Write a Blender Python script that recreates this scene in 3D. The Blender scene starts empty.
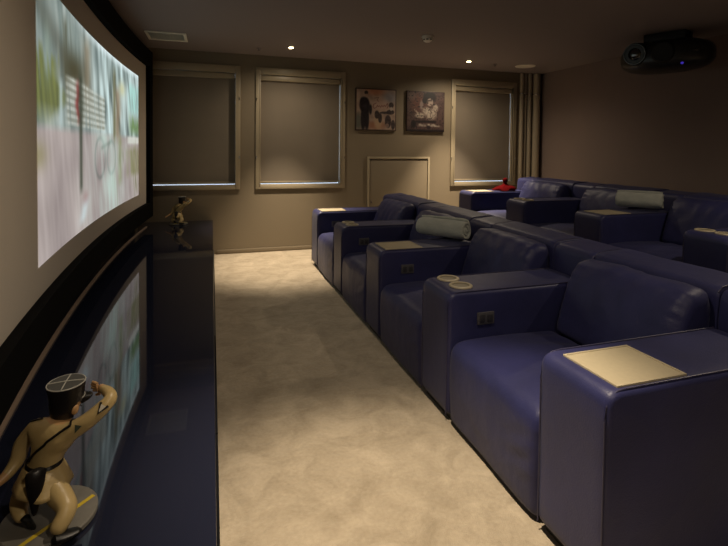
import bpy, bmesh, math, random
from mathutils import Vector, Matrix, noise
random.seed(7)
S = bpy.context.scene
COL = S.collection
PI = math.pi

# ---------------------------------------------------------------- materials
def srgb(r, g, b):
    f = lambda c: (c/255/12.92) if c/255 <= .04045 else ((c/255+.055)/1.055)**2.4
    return (f(r), f(g), f(b), 1)

def mat(name, col, rough=.6, metal=0., spec=.5, coat=0., bump=None, mottle=None, sheen=0., coat_rough=.1, emit=None, emit_s=0.):
    m = bpy.data.materials.new(name); m.use_nodes = True
    nt = m.node_tree; b = nt.nodes['Principled BSDF']
    b.inputs['Base Color'].default_value = col
    b.inputs['Roughness'].default_value = rough
    b.inputs['Metallic'].default_value = metal
    b.inputs['Specular IOR Level'].default_value = spec
    b.inputs['Coat Weight'].default_value = coat
    b.inputs['Coat Roughness'].default_value = coat_rough
    b.inputs['Sheen Weight'].default_value = sheen
    if emit:
        b.inputs['Emission Color'].default_value = emit
        b.inputs['Emission Strength'].default_value = emit_s
    tc = nt.nodes.new('ShaderNodeTexCoord')
    if mottle:                               # (scale, detail, dark factor, light factor)
        n = nt.nodes.new('ShaderNodeTexNoise'); n.inputs['Scale'].default_value = mottle[0]; n.inputs['Detail'].default_value = mottle[1]
        nt.links.new(tc.outputs['Object'], n.inputs['Vector'])
        r = nt.nodes.new('ShaderNodeValToRGB')
        r.color_ramp.elements[0].position = .3; r.color_ramp.elements[1].position = .7
        r.color_ramp.elements[0].color = tuple(c*mottle[2] for c in col[:3])+(1,)
        r.color_ramp.elements[1].color = tuple(min(1, c*mottle[3]) for c in col[:3])+(1,)
        nt.links.new(n.outputs['Fac'], r.inputs['Fac']); nt.links.new(r.outputs['Color'], b.inputs['Base Color'])
    if bump:                                 # list of (kind, scale, distance)
        prev = None
        for kind, sc, dist in bump:
            t = nt.nodes.new('ShaderNodeTexVoronoi' if kind == 'v' else 'ShaderNodeTexNoise')
            t.inputs['Scale'].default_value = sc
            if kind != 'v': t.inputs['Detail'].default_value = 5
            nt.links.new(tc.outputs['Object'], t.inputs['Vector'])
            bp = nt.nodes.new('ShaderNodeBump'); bp.inputs['Distance'].default_value = dist; bp.inputs['Strength'].default_value = 1
            nt.links.new(t.outputs['Distance' if kind == 'v' else 'Fac'], bp.inputs['Height'])
            if prev: nt.links.new(prev.outputs['Normal'], bp.inputs['Normal'])
            prev = bp
        nt.links.new(prev.outputs['Normal'], b.inputs['Normal'])
    return m

M = {}
M['leather'] = mat('navy_leather', (.0195, .0215, .088, 1), .47, sheen=.06, bump=[('v', 190, .0004), ('n', 6, .004)], mottle=(3.0, 4, .8, 1.2), spec=.45)
M['leather_back'] = mat('navy_leather_soft', (.0195, .0215, .088, 1), .51, sheen=.06, bump=[('v', 190, .0004), ('n', 5, .010), ('n', 14, .002)], mottle=(3.0, 4, .8, 1.2), spec=.4)
M['piping'] = mat('leather_piping', (.035, .033, .075, 1), .4)
M['plinth'] = mat('black_plinth', (.006, .006, .006, 1), .6)
M['cream'] = mat('cream_plastic', (.44, .38, .26, 1), .38, mottle=(60, 3, .96, 1.03))
M['cup_dark'] = mat('cup_well', (.20, .17, .11, 1), .45)
M['switch'] = mat('grey_switch', (.075, .072, .08, 1), .4)
M['button'] = mat('switch_button', (.035, .034, .04, 1), .4)
M['gap_strip'] = mat('brown_strip', (.30, .22, .17, 1), .6)
M['carpet'] = mat('beige_carpet', (.47, .385, .27, 1), .95, spec=.1, sheen=.25, bump=[('n', 220, .004), ('n', 18, .01)])
M['wall'] = mat('taupe_paint', (.205, .165, .110, 1), .55, spec=.35, bump=[('n', 60, .001)], mottle=(1.2, 2, .96, 1.04))
M['frame'] = mat('window_frame_paint', (.33, .275, .185, 1), .38, spec=.5)
M['rear'] = mat('dark_brown_wall', (.225, .172, .150, 1), .8, spec=.2, bump=[('n', 140, .002)], mottle=(.8, 3, .92, 1.08))
M['ceiling'] = mat('dark_brown_ceiling', (.25, .210, .205, 1), .75, spec=.2, bump=[('n', 90, .001)])
M['blind'] = mat('grey_blind_fabric', (.205, .172, .132, 1), .85, spec=.15, bump=[('n', 260, .001)], mottle=(2.2, 3, .95, 1.05))
M['white_metal'] = mat('off_white_plastic', (.78, .74, .64, 1), .4)
M['pipe'] = mat('painted_pipe', (.34, .285, .20, 1), .45)
M['chrome'] = mat('chrome', (.75, .72, .65, 1), .2, metal=1)
M['black_frame'] = mat('black_velvet_frame', (.004, .004, .004, 1), .9, spec=.1)
M['screen'] = mat('screen_fabric', (.66, .60, .52, 1), .75, spec=.2)
M['gloss'] = mat('navy_gloss_lacquer', (.012, .014, .028, 1), .04, spec=.6)
M['grille'] = mat('black_grille_cloth', (.004, .004, .005, 1), .85, spec=.1)
M['towel'] = mat('pale_towel', (.44, .46, .42, 1), .95, spec=.05, sheen=.3, bump=[('n', 160, .004), ('n', 22, .006)], mottle=(14, 4, .9, 1.06))
M['red'] = mat('red_cloth', (.055, .0008, .0014, 1), .9, spec=.03, bump=[('n', 60, .004)])
M['proj'] = mat('black_projector', (.012, .012, .012, 1), .32, spec=.5)
M['proj_dark'] = mat('projector_recess', (.003, .003, .003, 1), .6)
M['lens'] = mat('lens_glass', (.004, .004, .006, 1), .03, spec=1., coat=1.)
M['ring'] = mat('lens_ring', (.10, .10, .10, 1), .25, metal=.8)
M['led'] = mat('blue_led', (.02, .02, .1, 1), .3, emit=(.10, .06, .9, 1), emit_s=.35)
M['lamp'] = mat('lamp_glow', (.8, .7, .5, 1), .3, emit=(1, .78, .42, 1), emit_s=30)
M['lamp_ring'] = mat('lamp_trim', (.12, .10, .085, 1), .4, metal=.3)
M['khaki'] = mat('khaki_paint', (.52, .385, .17, 1), .38, spec=.5, bump=[('n', 45, .0012)])
M['skin'] = mat('skin_paint', (.56, .33, .15, 1), .4)
M['black_gloss'] = mat('black_gloss_paint', (.006, .005, .005, 1), .3, spec=.4)
M['hat_top'] = mat('grey_hat_cloth', (.075, .075, .07, 1), .7)
M['hat'] = mat('black_hat_band', (.008, .007, .008, 1), .4)
M['shoe'] = mat('black_shoe_paint', (.006, .006, .006, 1), .42, spec=.4)
M['silver'] = mat('silver_braid', (.50, .49, .44, 1), .4)
M['base_grey'] = mat('grey_resin', (.15, .14, .12, 1), .5, mottle=(30, 3, .85, 1.1))
M['yellow'] = mat('yellow_road_line', (.55, .40, .02, 1), .5)
M['chevron'] = mat('white_badge', (.6, .55, .45, 1), .5)
M['green_badge'] = mat('dark_badge', (.07, .09, .06, 1), .5)
M['canvas_edge'] = mat('canvas_edge', (.03, .014, .010, 1), .5)

g = bpy.data.materials.new('window_glass'); g.use_nodes = True
gb = g.node_tree.nodes['Principled BSDF']
gb.inputs['Transmission Weight'].default_value = 1; gb.inputs['Roughness'].default_value = 0; gb.inputs['IOR'].default_value = 1.45
gb.inputs['Base Color'].default_value = (.95, .97, 1, 1)
M['glass'] = g

def attr_mat(name, emit):
    m = bpy.data.materials.new(name); m.use_nodes = True; nt = m.node_tree; b = nt.nodes['Principled BSDF']
    a = nt.nodes.new('ShaderNodeAttribute'); a.attribute_name = 'picture'
    if emit:
        b.inputs['Base Color'].default_value = (.05, .05, .05, 1)
        nt.links.new(a.outputs['Color'], b.inputs['Emission Color']); b.inputs['Emission Strength'].default_value = emit
        b.inputs['Roughness'].default_value = .8
    else:
        nt.links.new(a.outputs['Color'], b.inputs['Base Color']); b.inputs['Roughness'].default_value = .45
    return m
M['projection'] = attr_mat('projected_picture', 1.0)
M['print'] = attr_mat('printed_canvas', 0)

# carpet: soft blotches where the pile lies in different directions
nt = M['carpet'].node_tree; b = nt.nodes['Principled BSDF']
tc = nt.nodes.new('ShaderNodeTexCoord')
n1 = nt.nodes.new('ShaderNodeTexNoise'); n1.inputs['Scale'].default_value = 5.5; n1.inputs['Detail'].default_value = 6; n1.inputs['Roughness'].default_value = .62; n1.inputs['Distortion'].default_value = .7
n2 = nt.nodes.new('ShaderNodeTexNoise'); n2.inputs['Scale'].default_value = 60; n2.inputs['Detail'].default_value = 3
mx = nt.nodes.new('ShaderNodeMath'); mx.operation = 'MULTIPLY_ADD'; mx.inputs[1].default_value = .30
rp = nt.nodes.new('ShaderNodeValToRGB'); e = rp.color_ramp.elements
e[0].position = .42; e[0].color = (.30, .245, .17, 1); e[1].position = .86; e[1].color = (.50, .42, .31, 1)
nt.links.new(tc.outputs['Object'], n1.inputs['Vector']); nt.links.new(tc.outputs['Object'], n2.inputs['Vector'])
nt.links.new(n2.outputs['Fac'], mx.inputs[0]); nt.links.new(n1.outputs['Fac'], mx.inputs[2])
nt.links.new(mx.outputs[0], rp.inputs['Fac']); nt.links.new(rp.outputs['Color'], b.inputs['Base Color'])

# ---------------------------------------------------------------- helpers
def link(name, bm, m, parent=None, smooth=True, angle=27):
    me = bpy.data.meshes.new(name)
    bmesh.ops.recalc_face_normals(bm, faces=bm.faces)
    bm.to_mesh(me); bm.free()
    for x in (m if isinstance(m, (list, tuple)) else [m]): me.materials.append(M[x])
    if smooth:
        me.shade_smooth()
        try: me.set_sharp_from_angle(angle=math.radians(angle))
        except Exception: pass
    o = bpy.data.objects.new(name, me); COL.objects.link(o)
    if parent: o.parent = parent
    return o

def thing(name, label, cat, loc=(0, 0, 0), group=None, rz=0):
    o = bpy.data.objects.new(name, None); COL.objects.link(o)
    o.location = loc; o.rotation_euler.z = rz; o.empty_display_size = .1
    return tag(o, label, cat, group)

def tag(o, label, cat, group=None):
    o['label'] = label; o['category'] = cat
    if group: o['group'] = group
    return o

def struct(o, label=None):
    o['kind'] = 'structure'
    if label: o['label'] = label
    return o

def box(bm, x0, x1, y0, y1, z0, z1, bev=0., seg=2):
    t = bmesh.new(); bmesh.ops.create_cube(t, size=1)
    for v in t.verts: v.co = Vector(((x0+x1)/2+v.co.x*(x1-x0), (y0+y1)/2+v.co.y*(y1-y0), (z0+z1)/2+v.co.z*(z1-z0)))
    if bev: bmesh.ops.bevel(t, geom=t.edges[:], offset=bev, segments=seg, affect='EDGES', profile=.5)
    merge(bm, t); return bm

def merge(bm, t, mtx=None):
    if mtx: bmesh.ops.transform(t, matrix=mtx, verts=t.verts)
    me = bpy.data.meshes.new('tmp'); t.to_mesh(me); t.free(); bm.from_mesh(me); bpy.data.meshes.remove(me)

def cyl(bm, c, r, h, seg=32, axis='Z', r2=None, bev=0):
    t = bmesh.new(); bmesh.ops.create_cone(t, cap_ends=True, segments=seg, radius1=r, radius2=r if r2 is None else r2, depth=h)
    if bev: bmesh.ops.bevel(t, geom=[e for e in t.edges if len(e.link_faces) == 2 and e.calc_face_angle() > .6], offset=bev, segments=2, affect='EDGES')
    m = Matrix.Translation(c)
    if axis == 'X': m = m @ Matrix.Rotation(PI/2, 4, 'Y')
    if axis == 'Y': m = m @ Matrix.Rotation(PI/2, 4, 'X')
    merge(bm, t, m); return bm

def lathe(bm, prof, c=(0, 0, 0), seg=40, mtx=None):
    t = bmesh.new(); rows = []
    for r, z in prof:
        rows.append([t.verts.new((r*math.cos(2*PI*i/seg), r*math.sin(2*PI*i/seg), z)) for i in range(seg)] if r > 1e-6 else [t.verts.new((0, 0, z))])
    for a, b_ in zip(rows, rows[1:]):
        for i in range(seg):
            j = (i+1) % seg
            if len(a) == 1 and len(b_) == 1: continue
            if len(a) == 1: t.faces.new((a[0], b_[i], b_[j]))
            elif len(b_) == 1: t.faces.new((a[i], a[j], b_[0]))
            else: t.faces.new((a[i], a[j], b_[j], b_[i]))
    merge(bm, t, (mtx or Matrix()) if c == (0, 0, 0) else Matrix.Translation(c) @ (mtx or Matrix())); return bm

def tube(bm, pts, r, seg=8, closed=False):
    pts = [Vector(p) for p in pts]; t = bmesh.new(); rings = []
    n = len(pts); up = Vector((0, 0, 1))
    for i, p in enumerate(pts):
        a = pts[(i-1) % n] if (closed or i > 0) else p
        c = pts[(i+1) % n] if (closed or i < n-1) else p
        d = (c-a).normalized(); u = d.cross(up)
        if u.length < .05: u = d.cross(Vector((1, 0, 0)))
        u.normalize(); w = d.cross(u).normalized()
        rr = r[i] if isinstance(r, (list, tuple)) else r
        rings.append([t.verts.new(p+(u*math.cos(2*PI*k/seg)+w*math.sin(2*PI*k/seg))*rr) for k in range(seg)])
    for i in range(n if closed else n-1):
        a, b_ = rings[i], rings[(i+1) % n]
        off = 0
        if closed and i == n-1:
            off = min(range(seg), key=lambda o: (a[0].co-b_[o].co).length)
        for k in range(seg):
            t.faces.new((a[k], a[(k+1) % seg], b_[(k+1+off) % seg], b_[(k+off) % seg]))
    if not closed:
        t.faces.new(rings[0]); t.faces.new(rings[-1])
    merge(bm, t); return bm

def round_poly(P, rad, seg=4):
    """polygon with rounded corners; rad: number or per-corner list"""
    out = []; n = len(P)
    for i in range(n):
        p = Vector(P[i]); a = Vector(P[i-1]); c = Vector(P[(i+1) % n])
        r = rad[i] if isinstance(rad, (list, tuple)) else rad
        u = (a-p); w = (c-p); r = min(r, u.length*.45, w.length*.45)
        u.normalize(); w.normalize()
        A = p+u*r; B = p+w*r
        for k in range(seg+1):
            s = k/seg; out.append((A*(1-s)**2+p*2*s*(1-s)+B*s*s))
    return out

def subdiv_poly(P, step):
    out = []; n = len(P)
    for i in range(n):
        a, b_ = P[i], P[(i+1) % n]; k = max(1, int((b_-a).length/step))
        for j in range(k): out.append(a.lerp(b_, j/k))
    return out

def loft_y(bm, P, y0, y1, r, ny=10, puff=0., disp=None, rseg=4):
    """cushion: profile P in XZ run along Y, edges rounded by r, swollen by puff mid-way"""
    n = len(P); nrm = []
    area = sum(P[i].x*P[(i+1) % n].y-P[(i+1) % n].x*P[i].y for i in range(n))
    sgn = 1 if area > 0 else -1
    for i in range(n):
        d = (P[(i+1) % n]-P[i-1]); d.normalize() if d.length > 0 else None
        nrm.append(Vector((d.y, -d.x))*sgn)
    st = []
    for k in range(rseg+1):
        a = PI/2*k/rseg; st.append((y0+r-r*math.cos(PI/2-a) if False else y0+r*(1-math.sin(a)), r*(1-math.cos(PI/2-a)) if False else r*(1-math.cos(a))))
    st = [(y0+r*(1-math.cos(PI/2*k/rseg)), r*(1-math.sin(PI/2*k/rseg))) for k in range(rseg+1)]
    mid = [(y0+r+(y1-y0-2*r)*k/ny, 0) for k in range(1, ny)]
    en = [(y0+y1-y, i) for y, i in reversed(st)]
    t = bmesh.new(); rows = []
    for y, ins in st+mid+en:
        s = (y-y0)/(y1-y0); pf = puff*math.sin(PI*s)**.6 if puff else 0
        row = []
        for i in range(n):
            q = P[i]+nrm[i]*(pf-ins); co = Vector((q.x, y, q.y))
            if disp: co += disp(co, Vector((nrm[i].x, 0, nrm[i].y)), s)*min(1, 14*min(s, 1-s))
            row.append(t.verts.new(co))
        rows.append(row)
    for a, b_ in zip(rows, rows[1:]):
        for i in range(n): t.faces.new((a[i], a[(i+1) % n], b_[(i+1) % n], b_[i]))
    for row in (rows[0], rows[-1]):                       # closed ends
        c = t.verts.new(sum((v.co for v in row), Vector())/n)
        for i in range(n): t.faces.new((row[i], row[(i+1) % n], c))
    merge(bm, t); return bm


# ---------------------------------------------------------------- room
YW, XR, XL, YN, ZC = 6.40, 4.98, -.872, -2.2, 2.60
bm = bmesh.new(); box(bm, XL, XR, YN, YW, -.06, 0); struct(link('floor', bm, 'carpet', smooth=False), 'beige cut-pile carpet over the whole floor')
bm = bmesh.new(); box(bm, XL-.1, XR+.1, YN-.1, YW+.25, ZC, ZC+.08); struct(link('ceiling', bm, 'ceiling', smooth=False), 'dark brown painted ceiling')
bm = bmesh.new(); box(bm, XL-.1, XL, YN, YW, -.06, ZC); struct(link('wall_left', bm, 'wall', smooth=False))
bm = bmesh.new(); box(bm, XR, XR+.1, YN, YW, -.06, ZC); struct(link('wall_right', bm, 'rear', smooth=False), 'dark brown wall behind the rear seats')
bm = bmesh.new(); box(bm, XL-.1, XR+.1, YN-.1, YN, -.06, ZC); struct(link('wall_near', bm, 'rear', smooth=False))
WINS = [(-.865, .35), (.545, 1.762), (3.405, 4.538)]; ZB, ZT = .84, 2.44
bm = bmesh.new(); xs = [XL-.1]
fw = .062
for a, b_ in WINS: xs += [a+fw-.02, b_-fw+.02]
xs.append(XR+.1)
for i in range(0, len(xs), 2): box(bm, xs[i], xs[i+1], YW, YW+.2, -.06, ZC)
for i in range(1, len(xs)-1, 2):
    box(bm, xs[i], xs[i+1], YW, YW+.2, -.06, ZB+.045); box(bm, xs[i], xs[i+1], YW, YW+.2, ZT-.075, ZC)
struct(link('wall_far', bm, 'wall', smooth=False), 'taupe painted wall with three windows')
bm = bmesh.new(); box(bm, .06, 4.9, YW-.018, YW-.001, 0, .055, .005); struct(link('baseboard_far', bm, 'wall'))
# riser under the rear row
bm = bmesh.new(); box(bm, 2.62, XR-.002, YN+.01, YW-.02, .001, .19, .012); struct(link('floor_riser', bm, 'carpet', smooth=False), 'carpeted platform under the rear row')

for k, (x0, x1) in enumerate(WINS):
    w = struct(bpy.data.objects.new('window_%d' % (k+1), None), ['window beside the cinema screen', 'window between the screen and the pictures', 'window in the corner behind the rear row'][k]); COL.objects.link(w)
    w.location = (x0, YW, ZB)
    W_, H_ = x1-x0, ZT-ZB
    bm = bmesh.new()                                      # face frame, stepped
    for (a, b_, c, d) in ((0, fw, 0, H_), (W_-fw, W_, 0, H_), (fw, W_-fw, 0, .062), (fw, W_-fw, H_-.092, H_)):
        box(bm, a, b_, -.028, .0-.001, c, d, .004)
    for (a, b_, c, d) in ((fw-.014, fw, .05, H_-.08), (W_-fw, W_-fw+.014, .05, H_-.08)):
        box(bm, a, b_, -.036, .12, c, d, .002)
    box(bm, fw, W_-fw, .001, .12, .048, .058); box(bm, fw, W_-fw, .001, .12, H_-.09, H_-.08)
    link('window_frame', bm, 'frame', w)
    bm = bmesh.new()                                      # sash at the back of the reveal
    for (a, b_, c, d) in ((fw, fw+.03, .06, H_-.09), (W_-fw-.03, W_-fw, .06, H_-.09), (fw+.03, W_-fw-.03, .06, .075), (fw+.03, W_-fw-.03, H_-.12, H_-.09)):
        box(bm, a, b_, .135, .165, c, d, .003)
    sash = link('sash', bm, 'white_metal', w)
    bm = bmesh.new(); box(bm, fw+.03, W_-fw-.03, .147, .153, .075, H_-.12); link('pane', bm, 'glass', sash, smooth=False)
    for hx, hz in ((0.012, H_-.42), (0.012, .42), (W_-.012, H_-.42), (W_-.012, .42)):
        bm = bmesh.new(); cyl(bm, (hx, -.034, hz), .006, .035, 12); link('hinge', bm, 'chrome', w)
    # roller blind
    lab = ['grey roller blind drawn down in the window beside the cinema screen', 'grey roller blind in the middle window left of the two pictures', 'grey roller blind in the corner window behind the red ornament'][k]
    r = thing('roller_blind', lab, 'blind', (x0, YW+.05, ZB), 'roller blinds on the far wall')
    bm = bmesh.new(); box(bm, fw+.005, W_-fw-.005, -.045, .035, H_-.165, H_-.096, .008); link('cassette', bm, 'frame', r)
    gap = .001 if k == 0 else .008
    bm = bmesh.new(); box(bm, fw+.008, W_-fw-gap, -.002, .001, .095, H_-.15); link('blind_fabric', bm, 'blind', r, smooth=False)
    bm = bmesh.new(); box(bm, fw+.008, W_-fw-gap, -.008, .007, .079, .098, .003); link('bottom_bar', bm, 'frame', r)

# low service door
d = struct(bpy.data.objects.new('door_1', None), 'low painted service door below the pictures'); COL.objects.link(d); d.location = (2.095, YW, .08)
bm = bmesh.new()
for (a, b_, c, e_) in ((0, .03, 0, 1.195), (.935, .965, 0, 1.195), (.03, .935, 1.165, 1.195)): box(bm, a, b_, -.03, -.001, c, e_, .004)
link('door_frame', bm, 'frame', d)
bm = bmesh.new(); box(bm, .034, .931, -.016, -.001, 0, 1.16, .002); pn = link('door_panel', bm, 'wall', d)
bm = bmesh.new(); cyl(bm, (.06, -.024, .55), .012, .014, 16, 'Y'); link('knob', bm, 'chrome', pn)

# pipes in the far right corner
for i, (x, rr) in enumerate(((4.615, .032), (4.688, .022), (4.760, .034), (4.868, .058))):
    lab = ['slim painted pipe right beside the corner window frame', 'thinnest of the vertical painted pipes in the far corner', 'painted vertical pipe left of the widest corner pipe', 'widest vertical painted pipe, next to the dark brown wall'][i]
    t = thing('vertical_pipe', lab, 'pipe', (x, YW-rr-.012, 0), 'vertical pipes in the far corner')
    bm = bmesh.new(); cyl(bm, (0, 0, .19+1.2), rr, 2.4, 28); link('pipe', bm, 'pipe', t)
    bm = bmesh.new(); cyl(bm, (0, 0, 2.27), rr+.004, .02, 28); box(bm, -.008, .008, -rr-.012, -rr+.004, 2.255, 2.285, .002); box(bm, -.008, .008, rr, rr+.012, 2.262, 2.278); link('pipe_clamp', bm, 'chrome', t)

# ---------------------------------------------------------------- ceiling fittings
def downlight(x, y, label, power, group='recessed ceiling downlights', size=160, warm=(1, .83, .62), beam=0., cone=54):
    t = thing('downlight', label, 'ceiling light', (x, y, ZC), group)
    bm = bmesh.new(); lathe(bm, [(.030, -.001), (.030, -.004), (.034, -.009), (.044, -.007), (.047, -.001)]); link('trim_ring', bm, 'lamp_ring', t)
    bm = bmesh.new(); lathe(bm, [(0, -.018), (.014, -.017), (.024, -.012), (.030, -.002)]); link('bulb', bm, 'lamp', t)
    L = bpy.data.lights.new('bulb_light', 'SPOT'); L.energy = power; L.color = warm; L.spot_size = math.radians(size); L.spot_blend = .9; L.shadow_soft_size = .03
    lo = bpy.data.objects.new('bulb_light', L); COL.objects.link(lo); lo.parent = t; lo.location = (0, 0, -.03)
    if beam:
        L = bpy.data.lights.new('bulb_beam', 'SPOT'); L.energy = beam; L.color = warm; L.spot_size = math.radians(cone); L.spot_blend = .85; L.shadow_soft_size = .03
        lo = bpy.data.objects.new('bulb_beam', L); COL.objects.link(lo); lo.parent = t; lo.location = (0, 0, -.03)
downlight(.902, 5.741, 'glowing recessed ceiling downlight above the middle window', 38, beam=460, cone=60)
downlight(3.340, 5.781, 'glowing recessed ceiling downlight above the corner window', 60, beam=520, cone=66)
downlight(.61, 1.42, 'recessed downlight over the aisle beside the nearest armrest', 45, beam=300)
downlight(3.340, 1.50, 'added unseen downlight over the near end of the rear row', 55, beam=80)  # out-of-view lamp added to brighten the rear row
downlight(.75, -.6, 'added unseen downlight over the aisle behind the viewer', 75, beam=20)  # added fill lamp behind the camera, lifts the general room light

t = thing('smoke_detector', 'white dome smoke detector on the ceiling between the downlights', 'smoke detector', (2.19, 4.66, ZC))
bm = bmesh.new(); lathe(bm, [(0, -.001), (.062, -.001), (.064, -.018), (.058, -.024)], seg=36); link('mount', bm, 'white_metal', t)
bm = bmesh.new(); lathe(bm, [(.052, -.024), (.055, -.034), (.044, -.054), (.026, -.066), (0, -.068)], seg=36); dt = link('cap', bm, 'white_metal', t)
for a in range(8):
    bm = bmesh.new(); box(bm, -.012, .012, -.002, .002, -.006, .006); o = link('vent_slot', bm, 'plinth', dt, smooth=False)
    o.location = (.0505*math.cos(a*PI/4+.3), .0505*math.sin(a*PI/4+.3), -.044); o.rotation_euler = (0, 0, a*PI/4+.3+PI/2)
t = thing('air_vent', 'white rectangular slatted air vent on the ceiling near the screen', 'vent', (-.47, 5.64, ZC))
bm = bmesh.new()
for a in ((-.205, .205, -.205, -.175), (-.205, .205, .175, .205), (-.205, -.175, -.175, .175), (.175, .205, -.175, .175)): box(bm, a[0], a[1], a[2], a[3], -.014, -.001, .003)
link('vent_frame', bm, 'white_metal', t)
bm = bmesh.new(); box(bm, -.174, .174, -.174, .174, -.004, -.001); link('backing', bm, 'white_metal', t, smooth=False)
for i in range(11):
    bm = bmesh.new(); box(bm, -.174, .174, -.013, .013, -.001, .001)
    o = link('slat', bm, 'white_metal', t, smooth=False); o.location = (0, -.155+.031*i, -.009); o.rotation_euler.x = math.radians(18)
t = thing('ceiling_speaker', 'round white speaker grille in the ceiling near the far corner', 'speaker', (4.282, 5.83, ZC))
bm = bmesh.new(); lathe(bm, [(.125, -.001), (.142, -.001), (.142, -.007), (.136, -.011), (.125, -.009)], seg=48); link('speaker_rim', bm, 'white_metal', t)
bm = bmesh.new(); lathe(bm, [(0, -.008), (.126, -.006)], seg=48); link('grille', bm, 'white_metal', t)
for x, y, lab in ((.543, 5.937, 'small sprinkler head on the ceiling left of the left downlight'), (3.796, 5.852, 'small sprinkler head on the ceiling left of the round speaker')):
    t = thing('sprinkler_head', lab, 'sprinkler', (x, y, ZC), 'small ceiling sprinkler heads')
    bm = bmesh.new(); lathe(bm, [(0, -.001), (.034, -.001), (.030, -.010), (.012, -.014), (.010, -.03), (0, -.031)]); link('escutcheon', bm, 'ceiling', t)
    bm = bmesh.new(); lathe(bm, [(0, -.036), (.018, -.034), (.018, -.031), (0, -.031)]); link('deflector', bm, 'lamp_ring', t)

# ---------------------------------------------------------------- projector
PC = Vector((4.42, 3.72, 2.362)); A_ = (.23, .42, .160)
pr = thing('projector', 'large black oval projector hanging from the ceiling at the rear wall', 'projector', PC, rz=.40)
def se(u, v, n1=.68, n2=.8):
    f = lambda w, m: math.copysign(abs(w)**m, w)
    return Vector((A_[0]*f(math.cos(v), n1)*f(math.cos(u), n2), A_[1]*f(math.cos(v), n1)*f(math.sin(u), n2), A_[2]*f(math.sin(v), n1)))
bm = bmesh.new(); t = bmesh.new(); rows = []
for j in range(1, 24):
    v = -PI/2+PI*j/24; rows.append([t.verts.new(se(2*PI*i/56, v)) for i in range(56)])
for a, b_ in zip(rows, rows[1:]):
    for i in range(56): t.faces.new((a[i], a[(i+1) % 56], b_[(i+1) % 56], b_[i]))
t.faces.new(rows[0]); t.faces.new(rows[-1]); merge(bm, t); link('housing', bm, 'proj', pr, angle=50)
def on_body(dy, dz):
    """point and outward normal on the screen-facing side"""
    best = None
    for i in range(400):
        u = PI/2+PI*i/400
        for j in range(-60, 61):
            v = PI/2*j/61; q = se(u, v); e_ = (q.y-dy)**2+(q.z-dz)**2
            if best is None or e_ < best[0]: best = (e_, u, v, q)
    _, u, v, q = best
    du = se(u+.01, v)-se(u-.01, v); dv = se(u, v+.01)-se(u, v-.01); nn = du.cross(dv).normalized()
    if nn.x > 0: nn = -nn
    return q, nn
def disc(name, dy, dz, prof, m, face=None, mm=None):
    q, nn = on_body(dy, dz)
    if face: nn = Vector(face).normalized()
    R = Vector((0, 0, 1)).rotation_difference(nn).to_matrix().to_4x4()
    bm = bmesh.new(); lathe(bm, prof, mtx=Matrix.Translation(q) @ R); return link(name, bm, m, pr)
fc = (-1, .0, -.12)
disc('lens_barrel', .21, .030, [(.062, .03), (.105, .03), (.112, .022), (.118, -.02), (.118, -.08)], 'proj', fc)
disc('lens_ring', .21, .030, [(.094, .030), (.097, .036), (.104, .036), (.106, .030)], 'ring', fc)
disc('lens', .21, .030, [(0, .030), (.035, .027), (.062, .016), (.064, .012)], 'lens', fc)
disc('lens_hood', .21, .030, [(.064, .014), (.066, .026), (.094, .031)], 'proj_dark', fc)
disc('fan_vent', -.04, .012, [(0, .012), (.09, .014), (.102, .006), (.108, -.01)], 'proj_dark')
disc('status_light', -.200, -.108, [(0, .004), (.012, .003), (.014, -.003)], 'led')
q, nn = on_body(-.31, .0)
R = nn.to_track_quat('Z', 'Y').to_matrix().to_4x4()
bm = bmesh.new(); box(bm, -.038, .038, -.022, .022, 0, .005, .002); merge_m = Matrix.Translation(q) @ R
bmesh.ops.transform(bm, matrix=merge_m, verts=bm.verts); link('control_panel', bm, 'proj_dark', pr)
bm = bmesh.new(); box(bm, -.026, .026, -.006, .006, .005, .008, .001); box(bm, .01, .026, -.006, .014, .005, .008, .001); bmesh.ops.transform(bm, matrix=merge_m, verts=bm.verts); link('emblem', bm, 'ring', pr)
bm = bmesh.new(); box(bm, -.10, .12, -.20, .18, .150, .236, .01); link('ceiling_mount', bm, 'proj_dark', pr)

# ---------------------------------------------------------------- pictures
def vnoise(x, y, s=0): return noise.noise(Vector((x, y, s)))
def mixc(a, b_, f):
    f = max(0., min(1., f)); return [a[i]*(1-f)+b_[i]*f for i in range(3)]
def gauss(x, c, w): return math.exp(-((x-c)/w)**2)
def seg(x, a, b_, s): # soft window
    return max(0, min(1, (x-a)/s))*max(0, min(1, (b_-x)/s))

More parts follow.
